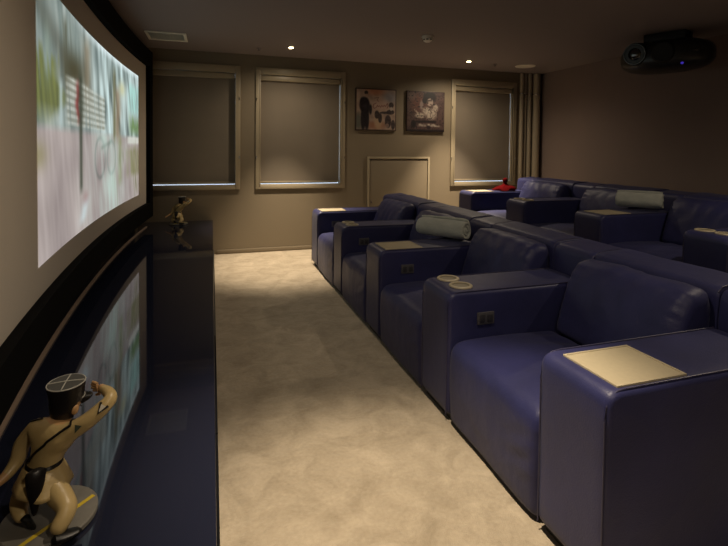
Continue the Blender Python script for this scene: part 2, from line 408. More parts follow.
def street(u0, v):
    """blurred street scene: trees, stairs, a figure in red, bicycles; returns sRGB 0-255"""
    u = u0+.10*(v-.6); st = .75*vnoise(u*26, v*3.0, 1)+.5*vnoise(u*55, v*6, 21); st2 = vnoise(u*70, v*5, 5); lo = vnoise(u*6, v*5, 9)
    c = [134+62*st+24*lo, 146+58*st+24*lo, 142+56*st+22*lo]                   # hazy upper part
    u = u0
    c = mixc(c, [92, 94, 84], .6*gauss(v+.75*u, .93+.04*st, .06)*seg(u, -.05, .3, .06))
    c = mixc(c, [208, 232, 232], .8*max(0, min(1, (u-.3)/.25))*max(0, .55+st))   # bright sky right
    c = mixc(c, [84, 86, 70], .9*seg(v, .60, .98, .06)*seg(u, .14, .24, .05)*(.55+st2))
    c = mixc(c, [70, 66, 46], .9*gauss(u, .25, .085)*gauss(v, .755+.12*(u-.25), .085))
    c = mixc(c, [118, 100, 74], .6*gauss(u, .36, .035)*seg(v, .55, 1.0, .1))
    c = mixc(c, [98+25*st2, 104+25*st2, 58+10*st2], .9*seg(u, -.1, .16+.09*vnoise(v*9, 4), .06)*seg(v, .475, .78+.16*st+.1*st2, .10))  # green bush left
    c = mixc(c, [150, 170, 150], .35*gauss(u, .06, .02)*seg(v, .6, .9, .1))
    ground = max(0, min(1, (.50+.0*u-v)/.035))
    c = mixc(c, [166+22*lo+10*st2+14*st, 155+22*lo+10*st2+14*st, 152+20*lo+10*st2+14*st], ground)
    c = mixc(c, [128, 122, 70], .55*ground*gauss(v, .38, .05)*gauss(u, .0, .05))
    if .15 < u < .60 and .48 < v < .76:                                        # stairs
        top = .735-.10*abs(u-.3)
        w = seg(v, .495, top, .02)*seg(u, .17, .56, .03)
        stripe = .5+.5*math.sin((v+.03*u)*2*PI/.033)
        c = mixc(c, mixc([196, 200, 190], [132, 134, 120], stripe**1.3), w*(.72+.6*st2))
    c = mixc(c, [178, 196, 196], .9*seg(u, .125, .165, .02)*seg(v, .47, .70, .04))
    c = mixc(c, [146, 56, 56], .85*gauss(u, .278+.03*vnoise(v*14, 2), .016)*seg(v, .50, .74, .06))    # figure in red
    c = mixc(c, [56, 62, 50], .85*gauss(u, .30, .014+.012*seg(v, .5, .74, .1))*seg(v, .17, .78, .05))
    c = mixc(c, [140, 112, 84], .65*gauss(u, .70+.03*vnoise(v*5, 3), .035)*seg(v, .42, .84, .07))
    c = mixc(c, [96, 92, 60], .75*gauss(u, .66, .018)*seg(v, .40, .95, .08))
    c = mixc(c, [205, 200, 150], .7*gauss(u, .76, .04)*gauss(v, .82, .05))
    c = mixc(c, [160, 222, 210], .65*seg(u, .83, 1.1, .06)*seg(v, .64, .92, .06)*(.7+st))
    c = mixc(c, [96, 128, 70], .8*seg(u, .84, 1.1, .06)*seg(v, .48, .66+.14*st, .08))
    c = mixc(c, [212, 216, 206], .8*seg(u, .82, 1.1, .03)*seg(v, .42, .495, .02))
    c = mixc(c, [132, 128, 96], .8*seg(u, .80, 1.1, .05)*seg(v, .16, .42, .05)*(.8+st))
    c = mixc(c, [118, 116, 72], .7*gauss(u, .73, .025)*seg(v, .12, .5, .06))
    for cu, cv, rr in ((.49, .345, .055), (.62, .34, .05)):                      # bicycle wheels
        dd = math.hypot((u-cu)*1.0, (v-cv)/2.1); c = mixc(c, [96, 104, 100], .55*gauss(dd, rr, .007))
    c = mixc(c, [84, 88, 80], .6*gauss(v, .40+.35*(u-.5), .014)*seg(u, .49, .63, .02))
    c = mixc(c, [205, 226, 232], .6*gauss(u, .33+.35*(v-.1), .03)*seg(v, .02, .16, .04))
    c = mixc(c, [186, 214, 204], .5*ground*gauss(u, .60, .2)*(.8+st+lo))
    c = mixc(c, [96, 98, 66], .7*ground*max(0, st2+lo-.15)*seg(u, .62, 1.1, .1))
    c = mixc(c, [235, 250, 252], .8*max(0, (v-.955)/.045)*max(0, min(1, (u-.2)/.3)))
    c = mixc(c, [150, 105, 105], .35*gauss(u, .34, .025)*seg(v, .1, .2, .04))
    return c

def lin(c): return [*(srgb(*[max(0, min(255, x)) for x in c])[:3]), 1]

def picture_grid(bm_rows, fn, me_name, m, parent, nx, ny):
    me = bpy.data.meshes.new(me_name)
    verts = []; cols = []; faces = []
    for j in range(ny+1):
        for i in range(nx+1):
            u, v = i/nx, j/ny; verts.append(bm_rows(u, v)); cols.append(lin(fn(u, v)))
    for j in range(ny):
        for i in range(nx):
            a = j*(nx+1)+i; faces.append((a, a+1, a+nx+2, a+nx+1))
    me.from_pydata([tuple(v) for v in verts], [], faces)
    at = me.color_attributes.new('picture', 'FLOAT_COLOR', 'POINT')
    for i, c in enumerate(cols): at.data[i].color = c
    me.materials.append(M[m]); me.shade_smooth()
    o = bpy.data.objects.new(me_name, me); COL.objects.link(o); o.parent = parent
    return o

# curved cinema screen
def sx(y): return -.79+(y-4.25)**2/46
t = thing('cinema_screen', 'large curved cinema screen with black frame showing a blurred street', 'projection screen')
def sweep(bm, y0, y1, x_off0, x_off1, z0, z1, n=48):
    tt = bmesh.new(); rows = []
    for i in range(n+1):
        y = y0+(y1-y0)*i/n; x = sx(y)
        rows.append([tt.verts.new(p) for p in ((x+x_off0, y, z0), (x+x_off1, y, z0), (x+x_off1, y, z1), (x+x_off0, y, z1))])
    for a, b_ in zip(rows, rows[1:]):
        for k in range(4): tt.faces.new((a[k], a[(k+1) % 4], b_[(k+1) % 4], b_[k]))
    tt.faces.new(rows[0]); tt.faces.new(rows[-1]); merge(bm, tt)
SY0, SY1 = 1.30, 5.98
bm = bmesh.new(); sweep(bm, SY0-.05, SY1+.05, -.03, 0, .70, 2.34); link('screen_surface', bm, 'screen', t)
bm = bmesh.new()
sweep(bm, SY0-.16, SY1+.15, -.05, .045, .562, .733); sweep(bm, SY0-.16, SY1+.15, -.05, .045, 2.312, 2.492)
sweep(bm, SY1, SY1+.15, -.05, .045, .733, 2.312, 4); sweep(bm, SY0-.16, SY0, -.05, .045, .733, 2.312, 4)
link('screen_frame', bm, 'black_frame', t, angle=40)
PY0, PY1, PZ0, PZ1 = 2.357, 5.58, .867, 2.138
picture_grid(lambda u, v: (sx(PY0+(PY1-PY0)*u)+.002, PY0+(PY1-PY0)*u, PZ0+(PZ1-PZ0)*v), street, 'projected_image', 'projection', t, 210, 120)
bm = bmesh.new(); sweep(bm, SY0-.16, 6.0, -.010, .008, .4505, .460); rl = link('added_gap_strip', bm, 'gap_strip', t, angle=40); rl['label'] = 'thin brown strip added for the streak between screen frame and console'  # added strip standing in for the wall seen and mirrored below the frame
for y in (2.2, 4.0, 5.6):
    bm = bmesh.new(); box(bm, XL+.001, sx(y)-.05, y-.06, y+.06, 1.2, 1.9, .004); link('wall_bracket', bm, 'plinth', t)

# canvases on the far wall
def canvas(x, w, z0, h, fn, label):
    t = thing('canvas_picture', label, 'picture', (x, YW-.001, z0), 'pictures on the far wall')
    bm = bmesh.new(); box(bm, 0, w, -.034, -.001, 0, h, .002); link('stretcher', bm, 'canvas_edge', t)
    picture_grid(lambda u, v: (.006+(w-.012)*u, -.0352, .006+(h-.012)*v), fn, 'print', 'print', t, 90, 90)
    return t
def blob(u, v, cu, cv, a, b_, soft=.25):
    d = math.hypot((u-cu)/a, (v-cv)/b_); return max(0, min(1, (1-d)/soft+.5))
def line_d(u, v, P):
    best = 9
    for (x0, y0), (x1, y1) in zip(P, P[1:]):
        dx, dy = x1-x0, y1-y0; s = max(0, min(1, ((u-x0)*dx+(v-y0)*dy)/(dx*dx+dy*dy+1e-9)))
        best = min(best, math.hypot(u-x0-s*dx, v-y0-s*dy))
    return best
def art1(u, v):
    n = vnoise(u*9, v*9, 3); n2 = vnoise(u*22, v*22, 6)
    c = [176+30*n, 152+30*n, 134+28*n]
    c = mixc(c, [196, 112, 70], .6*blob(u, v, .48, .95, .22, .10, 1))
    c = mixc(c, [120, 130, 150], .55*blob(u, v, .84, .80, .16, .14, 1))
    c = mixc(c, [215, 180, 162], .7*blob(u, v, .60, .62, .22, .14, .8))
    c = mixc(c, [168, 98, 62], .6*blob(u, v, .50, .12, .22, .09, 1))
    c = mixc(c, [200, 172, 138], .8*blob(u, v, .55, .25, .10, .22, .6))
    dark = [26, 20, 26]
    c = mixc(c, [90, 96, 88], .8*blob(u, v, .06, .20, .09, .20, .8))
    for a in ((.25, .905, .045, .045), (.20, .70, .10, .10), (.17, .60, .085, .16), (.27, .58, .07, .17), (.18, .28, .06, .30), (.27, .28, .055, .29), (.36, .50, .035, .12)): c = mixc(c, [26+22*n2, 20+20*n2, 26+20*n2], .93*blob(u, v, *a, .45))
    c = mixc(c, [178, 150, 128], .9*blob(u, v, .255, .835, .035, .04))
    c = mixc(c, [74, 60, 70], .6*blob(u, v, .22, .58, .05, .05, 1))
    for a in ((.88, .62, .06, .07), (.86, .45, .10, .06), (.52, .38, .06, .10), (.60, .30, .05, .12), (.74, .43, .16, .03), (.80, .22, .08, .16), (.93, .14, .05, .12)):
        c = mixc(c, [44+40*n2, 34+34*n2, 36+34*n2], .85*blob(u, v, *a))
    c = mixc(c, [205, 190, 178], .8*blob(u, v, .88, .53, .035, .05)); c = mixc(c, [190, 160, 140], .6*blob(u, v, .78, .12, .05, .05))
    # loose handwritten squiggle across the middle
    P = [(.42+.0*i, .0) for i in range(0)]
    P = [(.46, .78), (.56, .80), (.52, .73), (.56, .70)]
    c = mixc(c, [96, 56, 50], .8*max(0, 1-line_d(u, v, P)/.012))
    P = [(.50, .66), (.44, .63), (.42, .57), (.45, .53), (.50, .55), (.53, .61), (.55, .57), (.58, .60), (.61, .56), (.64, .61), (.67, .57), (.70, .62), (.73, .58), (.78, .66), (.80, .60), (.77, .54)]
    c = mixc(c, [110, 52, 44], .85*max(0, 1-line_d(u, v, P)/.014))
    e_ = min(u, v, 1-u, 1-v); c = mixc(c, [48, 34, 26], .7 if e_ < .02 else 0)
    return [x*.86 for x in c]
def art2(u, v):
    n = vnoise(u*14, v*14, 13); n2 = vnoise(u*30, v*30, 16)
    c = [82+46*n+25*n2, 62+40*n+25*n2, 58+38*n+24*n2]
    c = mixc(c, [118, 62, 44], .5*blob(u, v, .28, .75, .20, .24, 1)); c = mixc(c, [120, 104, 96], .6*blob(u, v, .12, .88, .10, .10, 1))
    c = mixc(c, [150, 140, 134], .7*blob(u, v, .38, .66, .05, .12, .7))
    c = mixc(c, [24, 18, 20], .95*blob(u, v, .60, .86, .17, .13)); c = mixc(c, [24, 18, 20], .9*blob(u, v, .47, .78, .07, .08))
    c = mixc(c, [172, 152, 138], .9*blob(u, v, .61, .74, .085, .10)); c = mixc(c, [40, 30, 30], .7*blob(u, v, .61, .78, .06, .02))
    for a in ((.52, .52, .12, .09), (.64, .44, .15, .14), (.76, .60, .07, .09), (.34, .40, .12, .07)): c = mixc(c, [186+50*n+55*n2, 172+50*n+55*n2, 154+46*n+50*n2], .85*blob(u, v, *a, .6))
    c = mixc(c, [190, 172, 150], .85*max(0, 1-line_d(u, v, [(.20, .54), (.30, .44), (.42, .36)])/.03))
    c = mixc(c, [30, 22, 22], .7*max(0, n2+n-.12)*2)
    c = mixc(c, [60, 46, 42], .8*max(0, 1-line_d(u, v, [(.60, .60), (.64, .48), (.62, .36)])/.016))
    c = mixc(c, [22, 16, 16], .9*seg(v, .21, .28, .02)*seg(u, .22, .80, .03))
    c = mixc(c, [176, 164, 148], .85*seg(v, .11, .20, .02)*seg(u, .28, .90, .05)*(.75+n))
    c = mixc(c, [22, 17, 18], .9*blob(u, v, .17, .18, .07, .10)); c = mixc(c, [30, 22, 24], .85*blob(u, v, .58, .10, .05, .05))
    c = mixc(c, [22, 17, 18], .85*seg(v, -.1, .06, .03))
    return [x*.9 for x in c]
canvas(1.905, .61, 1.645, .592, art1, 'left canvas picture, pale with a dark standing man and handwriting')
canvas(2.678, .604, 1.645, .588, art2, 'right canvas picture, dark red-brown collage with a white-clad figure')

# ---------------------------------------------------------------- media console
t = thing('media_console', 'long low navy high-gloss console under the cinema screen', 'console', (0, 0, 0))
bm = bmesh.new(); box(bm, XL+.003, .012, -1.2, YW-.022, .428, .450, .003); link('console_top', bm, 'gloss', t, smooth=False)
bm = bmesh.new(); box(bm, XL+.003, -.03, -1.2, YW-.022, .06, .427); link('carcass', bm, 'grille', t, smooth=False)
bm = bmesh.new(); box(bm, XL+.003, .028, -1.2, YW-.03, .001, .059, .004); link('console_plinth', bm, 'plinth', t)
ys = [-1.2, -.1, .78, 1.66, 2.54, 3.42, 4.30, 5.18, 6.06, YW-.022]
for i, (a, b_) in enumerate(zip(ys, ys[1:])):
    black = b_ <= 2.55
    bm = bmesh.new(); box(bm, -.028, .004 if not black else .020, a+.003, b_-.003, .062, .424, .002); dr = link('door', bm, 'grille' if black else 'gloss', t, smooth=False)
    if black: dr['label'] = 'black speaker cloth door'

# ---------------------------------------------------------------- seats
ARM_FAR = [5.60, 4.54, 3.50, 2.46, 1.44]; ARM_W = .32
PX0 = 0.0      # local x of the front
def wr(co, nn, s, amp=.004, f=6.):
    return nn*(amp*noise.noise(co*f)+amp*.5*noise.noise(co*f*2.3))

def piping_path(off_y):
    pts = [(-.0015, off_y, .035), (-.0015, off_y, .57), (.004, off_y, .615), (.02, off_y, .645), (.045, off_y, .659), (.08, off_y, .6625), (.45, off_y, .6625), (.86, off_y, .6625)]
    return pts

def make_arm(kind):
    """local frame: x=0 front, y=0 near side .. ARM_W far side, z=0 floor"""
    t = thing('armrest', 'x', 'armrest')
    P = round_poly([(0, .03), (0, .662), (.885, .662), (.885, .03)], [.04, .055, .04, .04], 6); P = subdiv_poly(P, .05)
    bm = bmesh.new(); loft_y(bm, P, 0, ARM_W, .022, 8, .0, lambda c, n_, s: wr(c, n_, s, .0022, 5))
    body = link('arm_body', bm, 'leather', t, angle=60)
    for s, yy in enumerate((.012, ARM_W-.012)):
        bm = bmesh.new(); tube(bm, piping_path(yy), .0028, 8); link('piping', bm, 'piping', t)
    bm = bmesh.new(); box(bm, .03, .87, .02, ARM_W-.02, .001, .029); link('plinth', bm, 'plinth', t, smooth=False)
    # padded panel closing the gap between neighbouring backs
    P = round_poly([(.888, .06), (.892, .69), (.905, .815), (1.185, .835), (1.19, .06)], [.02, .03, .05, .06, .02], 6); P = subdiv_poly(P, .05)
    bm = bmesh.new(); loft_y(bm, P, .002, ARM_W-.002, .010, 6, 0, lambda c, n_, s: wr(c, n_, s, .003, 5)); link('back_panel', bm, 'leather', t, angle=60)
    if kind != 'cups':
        bm = bmesh.new(); x0, x1, y0, y1 = .055, .345, .022, .262
        for a in ((x0, x1, y0, y0+.008), (x0, x1, y1-.008, y1), (x0, x0+.008, y0+.008, y1-.008), (x1-.008, x1, y0+.008, y1-.008)): box(bm, *a, .655, .6685, .001)
        box(bm, x0+.008, x1-.008, y0+.008, y1-.008, .655, .6655)
        link('tray', bm, 'cream', t)
    else:
        for cx_, cy_ in ((.130, .255), (.130, .112)):
            bm = bmesh.new(); lathe(bm, [(.043, .655), (.045, .668), (.049, .6715), (.060, .6705), (.063, .666), (.063, .655)], (cx_, cy_, 0), 40); rg = link('cup_ring', bm, 'cream', t)
            bm = bmesh.new(); lathe(bm, [(0, .6635), (.030, .6638), (.0425, .6655), (.0445, .669)], (cx_, cy_, 0), 40); link('cup_well', bm, 'cup_dark', rg)
    # recliner switch on the near side
    if kind == 'end': return t
    bm = bmesh.new(); box(bm, .165, .265, -.0075, .006, .487, .552, .004); sw = link('switch', bm, 'switch', t)
    for xx in (.192, .238):
        bm = bmesh.new(); box(bm, xx-.016, xx+.016, -.011, -.006, .500, .540, .003); link('button', bm, 'button', sw)
    return t

SEAT_W = .70
def make_seat(w, seed):
    t = thing('recliner_seat', 'x', 'seat')
    y0, y1 = .004, w-.004
    def dseat(co, nn, s):
        k = noise.noise(Vector((co.x*4+seed, co.y*4, co.z*4)))
        d_ = nn*(.006*k)
        if co.z > .3: d_.z += .018*math.sin(PI*min(1, max(0, co.x/.66)))*math.sin(PI*s)      # crown
        # creases fanning from the rear corners
        cr = math.sin((co.y-w/2)*46+co.x*9+seed)*math.exp(-((co.x-.50)/.17)**2)*.0038
        d_.z += cr if co.z > .3 else 0
        # wrinkles at the near side of the front panel
        if co.x < .1: d_.x -= .005*math.sin(co.z*70+co.y*30)*math.exp(-((co.z-.22)/.09)**2)*math.exp(-((s-.12)/.16)**2)
        return d_
    P = round_poly([(.005, .014), (-.006, .25), (.002, .425), (.30, .435), (.62, .420), (.68, .36), (.68, .014)], [.036, .08, .095, .1, .05, .05, .05], 7); P = subdiv_poly(P, .022)
    bm = bmesh.new(); loft_y(bm, P, y0, y1, .035, 26, .004, dseat, 5); link('seat_cushion', bm, 'leather_back', t, angle=70)
    bm = bmesh.new(); box(bm, .04, .85, .02, w-.02, .001, .0135); link('plinth', bm, 'plinth', t, smooth=False)
    def dback(co, nn, s):
        k = noise.noise(Vector((co.x*5+seed, co.y*5, co.z*5)))
        side = math.exp(-(s/.10)**2)+math.exp(-((1-s)/.10)**2)
        d_ = nn*(.008*k+.0055*math.sin(co.z*105+co.x*55+5*k)*side)
        # pulled vertical folds on the face
        d_ += nn*(.0040*math.sin(co.y*44+co.z*9+seed*2+5*k)*math.exp(-((co.z-.68)/.14)**2))
        return d_
    P = round_poly([(.615, .40), (.655, .55), (.712, .72), (.775, .803), (.885, .806), (.905, .72), (.88, .40)], [.07, .2, .11, .08, .07, .08, .07], 7); P = subdiv_poly(P, .022)
    bm = bmesh.new(); loft_y(bm, P, y0+.004, y1-.004, .055, 26, .006, dback, 6); bk = link('back_cushion', bm, 'leather_back', t, angle=70)
    P = round_poly([(.90, .06), (.90, .70), (.905, .822), (1.18, .842), (1.19, .06)], [.03, .03, .05, .07, .03], 7); P = subdiv_poly(P, .04)
    bm = bmesh.new(); loft_y(bm, P, .001, w-.001, .012, 14, .0, lambda c, n_, s: wr(c+Vector((seed, 0, 0)), n_, s, .006, 4)); fr = link('back_frame', bm, 'leather_back', t, angle=60)
    for yy in (.006, w-.006):
        bm = bmesh.new(); tube(bm, [(.91, yy, .800), (.935, yy, .822), (1.0, yy, .830), (1.08, yy, .8345), (1.14, yy, .831), (1.175, yy, .805), (1.19, yy, .75)], .003, 8); link('piping', bm, 'piping', fr)
    return t

def copy_tree(o, parent=None, skip=None):
    c = o.copy(); COL.objects.link(c); c.parent = parent
    for ch in list(o.children):
        if skip and ch.name.startswith(skip): continue
        copy_tree(ch, c)
    return c

ROWS = [(1.145, 0.0), (3.12, .19)]
proto = {'tray': make_arm('tray'), 'cups': make_arm('cups'), 'end': make_arm('end')}; used = set()
arm_labels = {
 (0, 0): 'navy leather armrest with beige tray, farthest in the front row by the wall',
 (0, 1): 'navy leather armrest with cup holders, farther one in the front row',
 (0, 2): 'navy leather armrest with beige tray beneath the front rolled towel',
 (0, 3): 'navy leather armrest with two cup holders, nearer one in the front row',
 (0, 4): 'nearest navy leather armrest, with large beige tray, at bottom right',
 (1, 0): 'navy leather armrest in the rear row carrying the red ornament',
 (1, 1): 'navy leather armrest with cup holders in the rear row, beside the farthest seat',
 (1, 2): 'navy leather armrest with flat tray beneath the rear rolled towel',
 (1, 3): 'navy leather armrest with cup holders in the rear row at the right edge'}
for r_, (x0, z0) in enumerate(ROWS):
    for i, yf in enumerate(ARM_FAR):
        if (r_, i) not in arm_labels: continue
        k = 'tray' if i % 2 == 0 else 'cups'
        if i == 4: k = 'end'
        o = proto[k] if k not in used else copy_tree(proto[k], skip='switch' if r_ == 1 else None); used.add(k)
        o.location = (x0, yf-ARM_W, z0+.0005)
        tag(o, arm_labels[(r_, i)], 'armrest', 'armrests of the %s row' % ('front', 'rear')[r_])
seat_labels = {
 (0, 0): 'farthest blue leather recliner seat in the front row, brightly lit',
 (0, 1): 'recliner seat in the front row behind the tray armrest with the rolled towel',
 (0, 2): 'dark recliner seat in the front row between tray armrest and cup holder armrest',
 (0, 3): 'nearest recliner seat, large blue leather cushion in front row',
  (1, 0): 'farthest recliner seat in the rear row, lavender lit, by the corner window',
 (1, 1): 'recliner seat in the rear row left of the rear rolled towel',
 (1, 2): 'recliner seat in the rear row right of the rear rolled towel'}
seats = {}
for r_, (x0, z0) in enumerate(ROWS):
    for i in range(5):
        if (r_, i) not in seat_labels: continue
        if r_ == 0: o = make_seat(SEAT_W+.0, 1.7*i+.3); seats[i] = o
        else: o = copy_tree(seats[(i+2) % 4])
        yn = (ARM_FAR[i+1] if i+1 < 5 else ARM_FAR[i]-ARM_W-SEAT_W-.004)+.002
        o.location = (x0, yn, z0+.0005)
        tag(o, seat_labels[(r_, i)], 'recliner seat', 'recliner seats of the %s row' % ('front', 'rear')[r_])
        gapw = ARM_FAR[i]-ARM_W-yn-.002
        o.scale.y = gapw/SEAT_W

# ---------------------------------------------------------------- rolled towels
def towel(loc, ang, L, r, label, tilt=0):
    bm = bmesh.new(); pts = []
    turns = 3.2; n = 110
    for i in range(n+1):
        s = i/n; a = s*turns*2*PI; rad = r*(.16+.84*s)-.002*math.sin(a*3)
        pts.append((rad*math.cos(a), rad*math.sin(a)))
    th = r*.2
    nl = 20; rows = []
    for j in range(nl+1):
        y = -L/2+L*j/nl; sh = 1-.10*(abs(2*j/nl-1)**6)
        row = []
        for i, (a, b_) in enumerate(pts):
            k = 1+.05*noise.noise(Vector((a*30, y*9, b_*30))); row.append(bm.verts.new((a*sh*k, y+.006*math.sin(i*.31), b_*sh*k*.93)))
        rows.append(row)
    for a, b_ in zip(rows, rows[1:]):
        for i in range(n): bm.faces.new((a[i], a[i+1], b_[i+1], b_[i]))
    o = link('rolled_towel', bm, 'towel', None, angle=60)
    md = o.modifiers.new('thick', 'SOLIDIFY'); md.thickness = th; md.offset = -1
    o.location = loc; o.rotation_euler = (tilt, 0, ang)
    tag(o, label, 'towel', 'rolled towels on the armrests'); return o
towel((1.80, 3.485, .757), math.atan2(.26, .36), .42, .096, 'pale grey rolled towel on a front row armrest')
towel((3.765, 3.395, .948), math.atan2(.231, .30), .37, .092, 'pale grey rolled towel in the rear row near the rear wall')

# red ornament on the far armrest of the rear row
bm = bmesh.new()
tt = bmesh.new(); rows = []
prof = [(.125, 0), (.135, .010), (.12, .032), (.085, .052), (.055, .066), (.034, .080), (.026, .095), (.030, .112), (.034, .130), (.030, .148), (.018, .163), (0, .170)]
for r_, z in prof:
    row = []
    for i in range(36):
        a = 2*PI*i/36; k = 1+(.16*math.sin(5*a+z*20)+.10*math.sin(3*a+1))*(1 if z < .06 else .25)
        ex = 1.15 if z < .07 else 1
        row.append(tt.verts.new((r_*k*ex*math.cos(a), r_*k*.85*math.sin(a), z+(.008*math.sin(4*a) if .005 < z < .06 else 0))))
    rows.append(row)
for a, b_ in zip(rows, rows[1:]):
    for i in range(36): tt.faces.new((a[i], a[(i+1) % 36], b_[(i+1) % 36], b_[i]))
tt.faces.new(rows[0]); merge(bm, tt)
o = link('cloth_ornament', bm, 'red', None, angle=60); o.location = (3.72, 5.44, .8545)
tag(o, 'small dark red cloth ornament with a knob on the rear row armrest', 'ornament')

# ---------------------------------------------------------------- saluting figurines
def skin_mesh(verts, edges, root=0, sub=2):
    me = bpy.data.meshes.new('sk'); me.from_pydata([v[:3] for v in verts], edges, [])
    o = bpy.data.objects.new('sk', me); COL.objects.link(o)
    md = o.modifiers.new('s', 'SKIN'); md.use_smooth_shade = True
    for i, v in enumerate(verts):
        sv = me.skin_vertices[0].data[i]; rr = v[3]; sv.radius = rr if isinstance(rr, tuple) else (rr, rr); sv.use_root = (i == root)
    m2 = o.modifiers.new('d', 'SUBSURF'); m2.levels = sub; m2.render_levels = sub
    dg = bpy.context.evaluated_depsgraph_get(); dg.update()
    res = bpy.data.meshes.new_from_object(o.evaluated_get(dg))
    bpy.data.objects.remove(o); bpy.data.meshes.remove(me)
    return res

def make_figurine():
    t = thing('officer_figurine', 'x', 'figurine')
    TZ = .016; BC = Vector((-.004, -.026, 0))
    bm = bmesh.new(); lathe(bm, [(0, 0), (.104, 0), (.107, .003), (.107, .013), (.104, TZ), (0, TZ)], (BC.x, BC.y, 0), seg=64); bs = link('base', bm, 'base_grey', t)
    # a yellow line crossing the base
    d_ = Vector((.68, .73, 0)); q = Vector((.0, -.055, 0)); nrm = Vector((-d_.y, d_.x, 0))
    b_ = q.dot(d_); c_ = q.dot(q)-.100**2; s0 = -b_-math.sqrt(b_*b_-c_); s1 = -b_+math.sqrt(b_*b_-c_)
    bm = bmesh.new(); tt = bmesh.new()
    vs = []
    for s, w in ((s0, -.0055), (s1, -.0055), (s1, .0055), (s0, .0055)):
        p = BC+q+d_*s+nrm*w; vs.append((tt.verts.new((p.x, p.y, TZ-.001)), tt.verts.new((p.x, p.y, TZ+.0008))))
    tt.faces.new([v[1] for v in vs]); tt.faces.new([v[0] for v in vs])
    for i in range(4): a, c = vs[i], vs[(i+1) % 4]; tt.faces.new((a[0], c[0], c[1], a[1]))
    merge(bm, tt); ln = link('road_line', bm, 'yellow', bs, smooth=False); ln['label'] = 'yellow line across the base'
    V = []; E_ = []
    def v(x, y, z, r, p=None):
        V.append((x, y, z, r)); i = len(V)-1
        if p is not None: E_.append((p, i))
        return i
    # pelvis, torso, neck, head
    pel = v(-.022, -.012, .104, (.042, .036)); wa = v(-.020, -.010, .140, (.038, .032), pel)
    ch = v(-.012, -.002, .180, (.050, .041), wa); ub = v(-.002, .004, .208, (.049, .037), ch)
    nk = v(.012, .010, .234, .020, ub); hd = v(.020, .018, .254, (.028, .029), nk); hd2 = v(.028, .026, .276, (.033, .034), hd); v(.032, .030, .296, (.028, .030), hd2)
    # right arm raised to the brow
    rs = v(.040, -.026, .220, .026, ub); r1 = v(.082, -.034, .242, .0225, rs); r2 = v(.126, -.022, .276, .0195, r1); rc = v(.137, -.010, .288, .0185, r2)
    r3 = v(.122, .010, .294, .0160, rc); rw = v(.108, .024, .297, .010, r3); rh = v(.096, .034, .297, (.0145, .009), rw)
    # left arm swung down and back
    ls = v(-.052, .036, .212, .022, ub); l1 = v(-.084, .042, .172, .021, ls); l2 = v(-.092, .034, .130, .019, l1)
    l3 = v(-.106, .010, .114, .0145, l2); lw = v(-.122, -.010, .106, .0105, l3); lh = v(-.132, -.020, .102, (.012, .008), lw)
    # right leg planted in front
    rp = v(.006, -.034, .096, .032, pel); rt = v(.032, -.066, .078, .029, rp); rk = v(.056, -.090, .066, .026, rt)
    r6 = v(.044, -.108, .046, .022, rk); ra = v(.030, -.122, .028, .019, r6)
    # left leg bent, trailing
    lp = v(-.048, .006, .096, .032, pel); lt = v(-.070, .000, .066, .027, lp); lk = v(-.076, -.012, .042, .023, lt)
    l7 = v(-.062, -.040, .038, .018, lk); la = v(-.050, -.058, .040, .013, l7)
    me = skin_mesh(V, E_, pel)
    # five fingers on each hand, as their own short chains
    bm = bmesh.new(); bm.from_mesh(me); bpy.data.meshes.remove(me)
    nb = len(bm.faces)
    def fingers(c, d, side, nrm_, curl):
        c = Vector(c); d = Vector(d).normalized(); side = Vector(side).normalized(); nn_ = Vector(nrm_).normalized()
        for k, (o_, L) in enumerate(((-.0095, .025), (-.0034, .030), (.0030, .028), (.0092, .022))):
            p0 = c+side*o_; a = d+side*(o_*18); a.normalize()
            p1 = p0+a*L*.5+nn_*curl*.3*L; p2 = p0+a*L*.92+nn_*curl*L
            tube(bm, [p0, p1, p2], [.0044, .0041, .0032], 8)
        p0 = c-d*.006-side*.009; tube(bm, [p0, p0+(d*.5-side).normalized()*.012, p0+(d*.9-side*.8).normalized()*.024], [.0048, .0044, .0034], 8)
    fingers((.093, .037, .297), (-.75, .62, -.02), (-.15, -.1, 1), (.2, -.3, 0), .15)
    fingers((-.136, -.024, .100), (-.65, -.6, -.3), (-.5, .8, 0), (0, .3, -1), .35)
    bmesh.ops.recalc_face_normals(bm, faces=bm.faces)
    hc, rw_, lw_ = Vector((.024, .022, .272)), Vector((.110, .022, .297)), Vector((-.108, .008, .113))
    bm.faces.ensure_lookup_table()
    for i, f in enumerate(bm.faces):
        c = f.calc_center_median()
        skin = i >= nb or (c-hc).length < .056 and c.z > .238 or (c.y > .016 and c.x > .07 and c.z > .26 and (c-rw_).dot(Vector((-.75, .62, 0))) > 0) or (c.z > .085 and c.x < -.095 and (c-lw_).dot(Vector((-.7, -.65, -.2))) > 0)
        f.material_index = 1 if skin else 0
    body = link('body', bm, ['khaki', 'skin'], t, angle=80)
    # head: face, ears
    bm = bmesh.new()
    F = Vector((.70, .68, -.12)).normalized(); Sd = Vector((.70, -.71, 0)).normalized(); Up = F.cross(Sd)*-1
    if Up.z < 0: Up = -Up
    H0 = Vector((.026, .024, .272))
    R = Matrix((F, -Sd, Up)).transposed().to_4x4()
    def dab(name, m, segs, mtx):
        q_ = bmesh.new(); bmesh.ops.create_uvsphere(q_, u_segments=segs, v_segments=10, radius=1); b0 = bmesh.new(); merge(b0, q_, mtx); return link(name, b0, m, body, angle=80)
    bm.free()
    dab('nose', 'skin', 16, Matrix.Translation(H0+F*.036-Up*.004) @ R @ Matrix.Diagonal((.010, .0065, .010, 1)))
